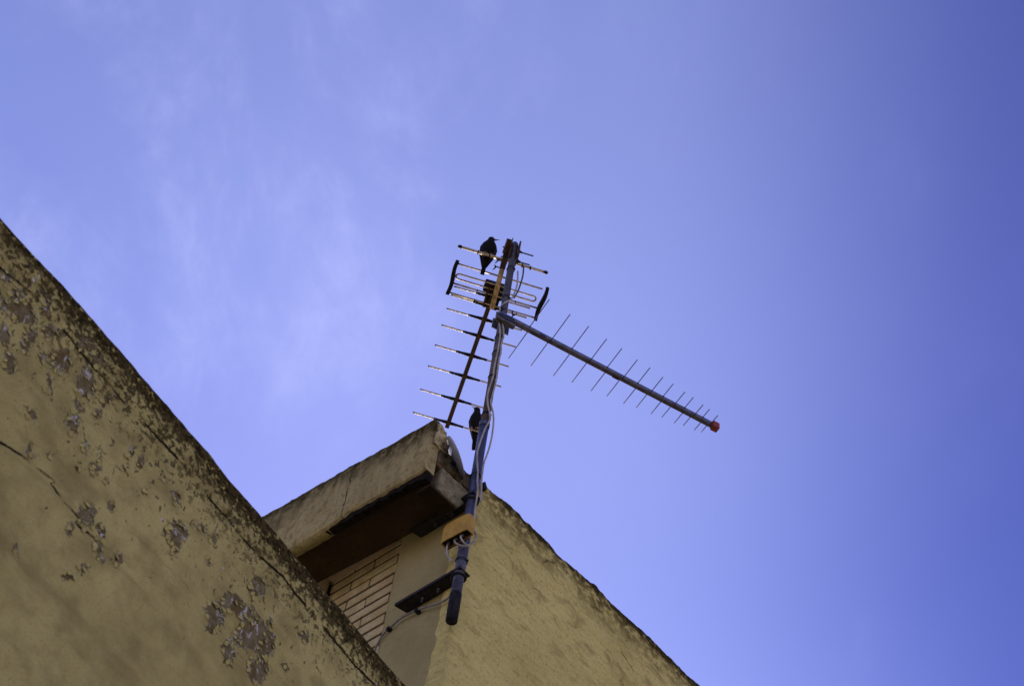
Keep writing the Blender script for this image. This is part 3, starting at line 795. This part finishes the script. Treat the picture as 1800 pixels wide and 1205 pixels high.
# local frame: x forward along the boom, y to its left, z up
def rod(pts, r): return MB().tube(pts, r, 10)
gy0, gy1 = .033, .008
def hollow_bar(p0, p1, w, hgt, t=.0018):
    """square tube between two points, open at both ends"""
    p0, p1 = Vector(p0), Vector(p1); d = (p1 - p0).normalized(); s = Vector((-d.y, d.x, 0)).normalized(); u = Vector((0, 0, 1))
    m = MB(); vs_ = []
    for p in (p0, p1):
        for k in (1.0, 0.0):
            a, b_ = w / 2 - (0 if k else t), hgt / 2 - (0 if k else t)
            vs_ += [p + s * (-a) - u * b_, p + s * a - u * b_, p + s * a + u * b_, p - s * a + u * b_]
    fs = []
    for i in range(4):
        j = (i + 1) % 4
        fs += [(i, j, 8 + j, 8 + i), (4 + j, 4 + i, 12 + i, 12 + j), (i, 4 + i, 4 + j, j), (8 + j, 12 + j, 12 + i, 8 + i)]
    return m.add(vs_, fs)
hollow_bar((-.050, gy0 + .002, -.025), (.328, gy1 + .002, -.025), .023, .023).build('rear_boom', M['alu_gold'], yagi)
hollow_bar((-.054, gy0 + .002, -.025), (.095, gy0 - .0077, -.025), .0262, .0262).build('boom_shade_sleeve', M['rust_boom'], yagi)  # added sleeve; its dark colour stands in for shade on the boom's rear
hollow_bar((.225, .024, 0), (1.115, .024, 0), .020, .020).build('front_boom', M['rust_boom'], yagi)
DIR = [.287, .341, .421, .523, .647, .779, .933, 1.087]
rod_me = rod([(0, -.186, 0), (0, .186, 0)], .0040).mesh('director_rod')
ins = MB(); path = []; rad = []
for k in range(27):
    y = .0105 + k * .0018
    taper = .0112 - (y - .0105) / .05 * .0038
    path.append((0, y, 0)); rad.append(taper if k % 2 else taper - .0034)
for y, r in ((.058, .0068), (.066, .0062), (.0785, .0056), (.079, .004)):
    path.append((0, y, 0)); rad.append(r)
ins.tube(path, rad, 12)
ins_me = ins.mesh('insulator')
rod_me.materials.append(M['alu']); ins_me.materials.append(M['plastic_black'])
for k, xb in enumerate(DIR):
    d = link(rod_me, 'director', None, yagi, (xb, .024, 0))
    d.rotation_euler = (random.uniform(-.012, .012), 0, random.uniform(-.012, .012))
    for s in (0, math.pi):
        i_ = link(ins_me, 'insulator', None, d); i_.rotation_euler = (0, 0, s)
    for s in (-1, 1):
        e_ = MB().tube([(0, s * .1835, 0), (0, s * .1875, 0)], .0042, 10).build('end_plug', M['plastic_black'], d)
# long thick rod with black plugs, behind the reflector frame
r1 = rod([(.063, .034 - .205, -.008), (.063, .034 + .205, -.008)], .0062).build('rear_rod', M['alu'], yagi)
for s in (-1, 1):
    MB().tube([(.063, .034 + s * .200, -.008), (.063, .034 + s * .206, -.008), (.063, .034 + s * .214, -.008), (.063, .034 + s * .2195, -.008)], [.0068, .0085, .0078, .0035], 12).build('end_plug', M['plastic_black'], r1)
for y in (-.10, -.06, .10, .155):
    MB().bevbox((.056, y - .003, -.018), (.070, y + .003, -.001), .001).build('rod_clip', M['steel_dark'], r1)
for xb, c, h in ((.155, .020, .207), (.266, .012, .207), (.323, .009, .219)):
    rr = rod([(xb, c - h, -.010), (xb, c + h, -.010)], .0042).build('reflector_rod', M['alu'], yagi)
    for y in (c - .10, c + .09):
        MB().bevbox((xb - .004, y - .002, -.017), (xb + .004, y + .002, -.006), .0008).build('rod_clip', M['steel_dark'], rr)
for side in (-1, 1):
    b_ = MB(); n = 16; vs_ = []
    yc = .231 if side > 0 else -.207
    for i in range(n + 1):
        t = i / n; x = .142 + .190 * t
        w = .0080 + .0020 * math.sin(math.pi * t) ** 2
        y = yc + side * .0042 * math.sin(2 * math.pi * t * .95 + .4)
        z = -.010
        vs_ += [(x, y - w, z - .010), (x, y + w, z - .010), (x, y + w, z + .010), (x, y - w, z + .010)]
    b_.add(vs_, [(4 * i + k, 4 * i + (k + 1) % 4, 4 * i + 4 + (k + 1) % 4, 4 * i + 4 + k) for i in range(n) for k in range(4)] + [(3, 2, 1, 0), tuple(4 * n + k for k in range(4))])
    b_.build('side_bar', M['plastic_black'], yagi)
# folded dipole with its dark terminal box
fd = []
xa, xb, yc, yh = .207, .236, .022, .196
for i in range(9):
    th = math.pi / 2 - math.pi * i / 8
    fd.append(((xa + xb) / 2 - (xb - xa) / 2 * math.sin(th), yc + yh - .0145 + .0145 * math.cos(th), -.010))
for i in range(9):
    th = math.pi / 2 - math.pi * i / 8
    fd.append(((xa + xb) / 2 + (xb - xa) / 2 * math.sin(th), yc - yh + .0145 - .0145 * math.cos(th), -.010))
fd.append(fd[0]); fd.append(fd[1])
dip = MB().tube(fd, .0040, 8, False).build('folded_dipole', M['alu'], yagi)
MB().bevbox((.212, -.030, -.012), (.262, .078, .030), .006).build('terminal_box', M['plastic_black'], dip)
MB().bevbox((.262, -.016, -.006), (.352, .052, .026), .004).build('boom_joint', M['steel_dark'], yagi)
MB().prism([(.225, .046), (.262, .050), (.345, .046), (.345, .054), (.262, .058), (.225, .054)], 2, -.014, .020).build('boom_cheek', M['rust_boom'], yagi)
# mast clamp: two plates, two long bolts and wing nuts
cl = MB().bevbox((-.034, .0168, -.085), (.036, .0208, .045), .0015)
cl.bevbox((-.030, -.0240, -.085), (.034, -.0168, .045), .0015)
cl.bevbox((-.048, .0205, -.012), (.030, .048, .004), .003)
clamp = cl.build('mast_clamp', M['rust_boom'], yagi)
for zb, xb in ((.036, .024), (-.050, .024)):
    bo = MB().tube([(xb, .052, zb), (xb, -.098 if zb > 0 else -.088, zb)], .0032, 10)
    bo.bevbox((xb - .008, -.034, zb - .008), (xb + .008, -.025, zb + .008), .002)
    bo.tube([(xb, -.034, zb), (xb, -.042, zb)], .006, 8)
    bo.build('bolt', M['plastic_black'], clamp)
for xb in (.070, .108):
    w = MB().tube([(xb, .036, -.012), (xb, .062, -.014)], .003, 8)
    for s in (-1, 1):
        w.tube([(xb, .054, -.014), (xb + s * .009, .060, -.020), (xb + s * .013, .066, -.026)], [.0035, .003, .0018], 8)
    w.build('wing_nut', M['plastic_black'], yagi)

# ------------------------------------------------------------------ log-periodic antenna
LB = math.atan2(.940, .341)
lp = thing('log_periodic_antenna', 'grey log periodic antenna with shortening thin rods and a red end cap', 'antenna', (MX, MY, 6.85), LB)
LN = -.036
for z in (-.0098, .0098):
    hollow_bar((-.030, LN, z), (1.066, LN, z), .0135, .0125).build('boom', M['alu_highlight'] if z > 0 else M['alu_grey'], lp)
ELS = [(.114, .347), (.2215, .337), (.3255, .2956), (.418, .291), (.5055, .2542), (.5865, .251), (.662, .2157), (.7285, .2155), (.7935, .1797), (.852, .1856), (.907, .1523), (.9565, .157), (1.0025, .1226), (1.043, .1300)]
for k, (x, L) in enumerate(ELS):
    for s in (-1, 1):
        z = .0098 * s * (1 if k % 2 else -1)
        r_ = MB().tube([(x, LN + s * .006, z), (x, LN + s * L / 2, z)], .0021, 8)
        r_.tube([(x, LN + s * .0066, z), (x, LN + s * .010, z)], .0036, 8)
        r_.build('dipole_rod', M['rod_dark'], lp)
MB().bevbox((1.054, LN - .0160, -.0195), (1.088, LN + .0160, .0195), .004).build('end_cap', M['red_cap'], lp)
MB().bevbox((.540, LN - .0085, -.0195), (.572, LN + .0085, -.0158), .001).build('boom_clip', M['rust_boom'], lp)
lc = MB().bevbox((-.042, LN - .004, -.034), (.050, -.0170, -.0180), .002)
lc.bevbox((-.040, -.0205, -.034), (.046, -.0165, .036), .0015)
lc.bevbox((-.036, .0168, -.034), (.046, .0210, .036), .0015)
lcl = lc.build('mast_clamp', M['bolt'], lp)
for x in (-.026, .028):
    b_ = MB().tube([(x, -.052, .026), (x, .034, .026)], .003, 8)
    for s in (-1, 1):
        b_.tube([(x, -.046, .026), (x + s * .008, -.050, .031), (x + s * .012, -.056, .037)], [.0035, .003, .0018], 8)
    b_.build('wing_bolt', M['plastic_black'], lcl)

# ------------------------------------------------------------------ starlings
def loft(rings, seg=16):
    """rings of (centre, lateral half width, normal half thickness) along a spine in the xz plane"""
    m = MB(); vs_ = []; fs = []; n = len(rings)
    C_ = [Vector((a[0], 0, a[1])) for a in rings]
    for i, (x, z, w, t) in enumerate(rings):
        tn = (C_[min(i + 1, n - 1)] - C_[max(i - 1, 0)]).normalized(); nn = Vector((-tn.z, 0, tn.x))
        for k in range(seg):
            th = 2 * math.pi * k / seg
            vs_.append(C_[i] + Vector((0, 1, 0)) * w * math.cos(th) + nn * t * math.sin(th))
    for i in range(n - 1):
        for k in range(seg):
            fs.append((i * seg + k, i * seg + (k + 1) % seg, (i + 1) * seg + (k + 1) % seg, (i + 1) * seg + k))
    fs += [tuple(range(seg))[::-1], tuple((n - 1) * seg + k for k in range(seg))]
    return m.add(vs_, fs, True)

def bird(loc, facing, s, head_yaw, head_pitch, spine, label, beak_mat):
    t = thing('perched_bird', label, 'bird', loc, facing, 'dark birds perched on the antenna')
    S = Matrix.Scale(s, 4)
    b_ = loft(spine['body'])
    hx_, hz_ = spine['head']
    b_.ball((hx_, 0, hz_), (.0150, .0142, .0142), 18, 12)
    # tapering face towards the beak
    dirv = Vector((math.cos(head_yaw) * math.cos(head_pitch), math.sin(head_yaw) * math.cos(head_pitch), math.sin(head_pitch)))
    hc = Vector((hx_, 0, hz_))
    b_.tube([hc, hc + dirv * .010, hc + dirv * .018], [.0130, .0105, .0050], 14)
    # folded wings lie along the flanks
    for sg in (-1, 1):
        W = spine['wing']
        b_.tube([(x, sg * y, z) for x, y, z, r in W], [r for *_, r in W], 12)
    me = b_.mesh('bird_body')
    o = link(me, 'body', M['bird'], t)
    mod = o.modifiers.new('fuse', 'REMESH'); mod.mode = 'VOXEL'; mod.voxel_size = .0022; mod.use_smooth_shade = True
    sm = o.modifiers.new('soften', 'SMOOTH'); sm.factor = .5; sm.iterations = 5
    bpy.context.view_layer.update()
    me2 = bpy.data.meshes.new_from_object(o.evaluated_get(bpy.context.evaluated_depsgraph_get()))
    o.modifiers.clear(); o.data = me2; me2.name = 'bird_body'
    me2.polygons.foreach_set('use_smooth', [True] * len(me2.polygons))
    me2.transform(S)
    if not me2.materials: me2.materials.append(M['bird'])
    up_ = Vector((0, 0, 1)); side = dirv.cross(up_).normalized()
    b2 = MB()
    p = [hc + dirv * .0150, hc + dirv * .0210, hc + dirv * .0300, hc + dirv * .0405 - up_ * .0005]
    b2.tube(p, [.0044, .0036, .0022, .0005], 10)
    bo = b2.build('beak', beak_mat, t); bo.data.transform(S)
    for sg in (-1, 1):
        e = MB().ball(hc + dirv * .0095 + side * sg * .0108 + up_ * .0035, .0022, 10, 8).build('eye', M['eye'], t); e.data.transform(S)
        lg = MB(); y = sg * .014
        lg.tube([(spine['hip'][0], y * .9, spine['hip'][1]), (.004, y, .014), (.001, y, .0045)], [.0038, .0019, .0016], 8)
        for k in (-1, 0, 1):
            lg.tube([(.001, y, .0048), (.008, y + k * .005, .0050), (.0120, y + k * .0075, -.001), (.0095, y + k * .0080, -.0075)], [.0017, .0016, .0013, .0007], 7)
        lg.tube([(.001, y, .0048), (-.007, y, .0045), (-.0105, y, -.002), (-.0080, y, -.008)], [.0017, .0015, .0012, .0007], 7)
        l_ = lg.build('leg', M['bird_leg'], t); l_.data.transform(S)
    return t
upright = dict(
    body=[(-.071, -.058, .0105, .0022), (-.060, -.046, .0115, .0032), (-.046, -.030, .0100, .0048), (-.034, -.012, .0120, .0085), (-.024, .004, .0200, .0160), (-.014, .020, .0275, .0225), (-.004, .040, .0320, .0275), (.003, .060, .0325, .0285), (.006, .078, .0285, .0255), (.007, .092, .0215, .0200), (.008, .104, .0160, .0155), (.009, .112, .0120, .0120)],
    head=(.011, .112), hip=(-.004, .028),
    wing=[(.006, .020, .082, .010), (-.008, .0275, .060, .0125), (-.024, .026, .034, .0110), (-.036, .018, .010, .0080), (-.050, .010, -.014, .0050), (-.058, .005, -.028, .0025)])
slim = dict(
    body=[(-.058, -.070, .0115, .0022), (-.048, -.052, .0120, .0032), (-.037, -.033, .0105, .0050), (-.027, -.013, .0120, .0090), (-.018, .007, .0170, .0150), (-.009, .026, .0220, .0200), (-.002, .048, .0275, .0245), (.004, .070, .0275, .0245), (.007, .090, .0230, .0215), (.008, .106, .0175, .0170), (.009, .118, .0145, .0140), (.010, .126, .0120, .0120)],
    head=(.012, .126), hip=(-.002, .030),
    wing=[(.006, .017, .092, .009), (-.007, .0235, .066, .0115), (-.019, .0205, .038, .0100), (-.030, .0145, .012, .0075), (-.041, .008, -.018, .0050), (-.049, .005, -.038, .0025)])
ex, ey = .5446, .8387; bx, by = -.8387, .5446
def ypt(b_, e_, z): return (MX + bx * b_ + ex * e_, MY + by * b_ + ey * e_, z)
FACE = math.atan2(-by, -bx)
bird(ypt(.066, -.108, 7.46 - .008 + .0052), FACE, 1.06, R(80), R(14), upright, 'plump dark starling on the topmost antenna rod, its beak turned right', M['beak_dark'])
bird(ypt(1.087, .113, 7.46 + .0036), FACE - R(22), 1.16, R(-78), R(42), slim, 'slender black starling behind the mast on the lowest antenna rod, beak raised', M['beak_pale'])

# ------------------------------------------------------------------ small satellite dish
T = Vector((-2.742, 2.243, 5.935)); B = Vector((-2.694, 2.311, 5.788))
ctr = (T + B) / 2; a_ = (B - T).normalized(); rad_ = (B - T).length / 2
view = (ctr - Vector((0, 0, 1.6))).normalized()
w_ = (view - a_ * view.dot(a_)).normalized(); t_ = a_.cross(w_)
nrm = (t_ * math.cos(R(16)) + w_ * math.sin(R(16))).normalized()
if nrm.x < 0 and False: nrm = -nrm
e2 = nrm.cross(a_).normalized()
dish = thing('satellite_dish', 'small pale grey dish seen nearly edge on beside the chipped eave corner', 'satellite dish', ctr)
dm = MB(); seg = 36; rings = 6; vs_ = [Vector((0, 0, 0)) - nrm * .010]
for k in range(1, rings + 1):
    q = k / rings
    for i in range(seg):
        th = 2 * math.pi * i / seg
        vs_.append((a_ * math.cos(th) + e2 * math.sin(th)) * rad_ * q - nrm * .010 * (1 - q * q))
off = len(vs_)
vs_ += [v - nrm * .0028 for v in vs_]
fs = [(0, 1 + i, 1 + (i + 1) % seg) for i in range(seg)]
for k in range(rings - 1):
    for i in range(seg):
        j = (i + 1) % seg
        fs.append((1 + k * seg + i, 1 + (k + 1) * seg + i, 1 + (k + 1) * seg + j, 1 + k * seg + j))
fs += [tuple(off + i for i in f)[::-1] for f in fs]
o1 = 1 + (rings - 1) * seg
fs += [(o1 + i, off + o1 + i, off + o1 + (i + 1) % seg, o1 + (i + 1) % seg) for i in range(seg)]
dm.add(vs_, fs, True); dm.build('reflector', M['dish'], dish)
k0 = a_ * rad_ * .30 - nrm * .006
kn = MB()
side_ = -e2 if (e2.dot(Vector((.757, .647, .088))) > 0) else e2
kn.tube([k0, k0 - nrm * .012, k0 - nrm * .022 + side_ * .01], [.006, .006, .005], 10)
for q in (-1, 0, 1):
    kn.tube([k0 - nrm * .010 + a_ * q * .007, k0 - nrm * .016 + a_ * q * .009 + side_ * .012], .0022, 8)
kn.tube([k0 - nrm * .012, Vector((-2.76, 2.33, 5.86)) - ctr], .004, 8)
kn.build('mount', M['plastic_black'], dish)

# small dark steel hook on the side wall, next to the mast
hk = MB().prism([(0, 0), (.004, -.030), (.018, -.030), (.019, -.016), (.006, .006)], 0, -.012, .012)
hk.tube([(-.014, .011, -.024), (.018, .011, -.024)], .003, 8)
ho = hk.build('wall_hook', M['steel_dark'], None, (PX + .010, 2.428, 5.858))
tag(ho, 'small dark metal hook on the yellow wall right of the mast', 'hook')

# ------------------------------------------------------------------ light
SUN_AZ, SUN_EL = R(150), R(28)               # direction towards the sun, measured from +x towards +y
sun_d = bpy.data.lights.new('sun', 'SUN'); sun_d.energy = 2.8; sun_d.angle = R(.5); sun_d.color = (1.0, .90, .74)
sun = bpy.data.objects.new('sun', sun_d); COL.objects.link(sun)
sv = Vector((math.cos(SUN_EL) * math.cos(SUN_AZ), math.cos(SUN_EL) * math.sin(SUN_AZ), math.sin(SUN_EL)))
sun.rotation_euler = sv.to_track_quat('Z', 'Y').to_euler()
sun.location = sv * 30

world = bpy.data.worlds.new('World'); sc.world = world; world.use_nodes = True
N = Nodes(world.node_tree)
bg = N.n['Background']
sky = N.new('ShaderNodeTexSky', sky_type='NISHITA')
sky.sun_disc = False
sky.sun_elevation = SUN_EL
sky.sun_rotation = math.pi / 2 - SUN_AZ       # the texture measures from +y, clockwise
sky.altitude = 0; sky.air_density = .9; sky.dust_density = .1; sky.ozone_density = 4.0
gen = N.new('ShaderNodeTexCoord').outputs['Generated']
skyc = N.mix(1.0, sky.outputs[0], (2.12, 1.385, 1.57), 'MULTIPLY')
# vignette painted into the upper right sky; low sky kept bright to light walls
dt = N.new('ShaderNodeVectorMath', operation='DOT_PRODUCT'); N.put(dt.inputs[0], gen); dt.inputs[1].default_value = (.757, .647, .088)
skyc = N.mix(1.0, skyc, N.mix(N.math('MULTIPLY', N.ramp(dt.outputs['Value'], .05, .36), N.ramp(N.sep(gen)[2], .36, .66)), (1, 1, 1), (.40, .43, .66)), 'MULTIPLY')
skyc = N.mix(N.ramp(dt.outputs['Value'], -.08, -.34), skyc, N.mix(1.0, skyc, (.80, .83, .88), 'MULTIPLY'))  # vignette painted into the left of the sky as well
# vignette painted into the middle heights, holding back the brightening towards the horizon
skyc = N.mix(N.math('MULTIPLY', N.ramp(N.sep(gen)[2], .84, .70), N.ramp(N.sep(gen)[2], .45, .68)), skyc, N.mix(1.0, skyc, (.80, .84, .90), 'MULTIPLY'))
# thin high cloud in one part of the sky, drawn out in one direction
def dotc(v):
    d = N.new('ShaderNodeVectorMath', operation='DOT_PRODUCT'); N.put(d.inputs[0], gen); d.inputs[1].default_value = v
    return d.outputs['Value']
ca_ = N.new('ShaderNodeCombineXYZ')
N.put(ca_.inputs[0], N.math('MULTIPLY', dotc((.757, .647, .088)), 18.0))
N.put(ca_.inputs[1], N.math('MULTIPLY', dotc((.496, -.658, .567)), 11.0))
ca_.inputs[2].default_value = 3.7
cb_ = N.new('ShaderNodeMapping'); N.put(cb_.inputs[0], ca_.outputs[0]); cb_.inputs['Rotation'].default_value = (0, 0, R(14))
wisp = N.noise(cb_.outputs[0], .42, 7, .60, .35)
fleck = N.noise(cb_.outputs[0], 1.7, 6, .65, .3)
near = N.ramp(dotc((-.500, .120, .858)), .955, .995)
cl_ = N.math('MULTIPLY', N.ramp(wisp, .40, .68), N.math('ADD', N.ramp(fleck, .34, .72, 0, .65), .35))
skyc = N.mix(N.math('MULTIPLY', N.math('MULTIPLY', cl_, N.math('ADD', N.math('MULTIPLY', near, .9), .10)), .115), skyc, (8.6, 8.8, 12.0))
N.put(bg.inputs['Color'], skyc)
bg.inputs['Strength'].default_value = .10
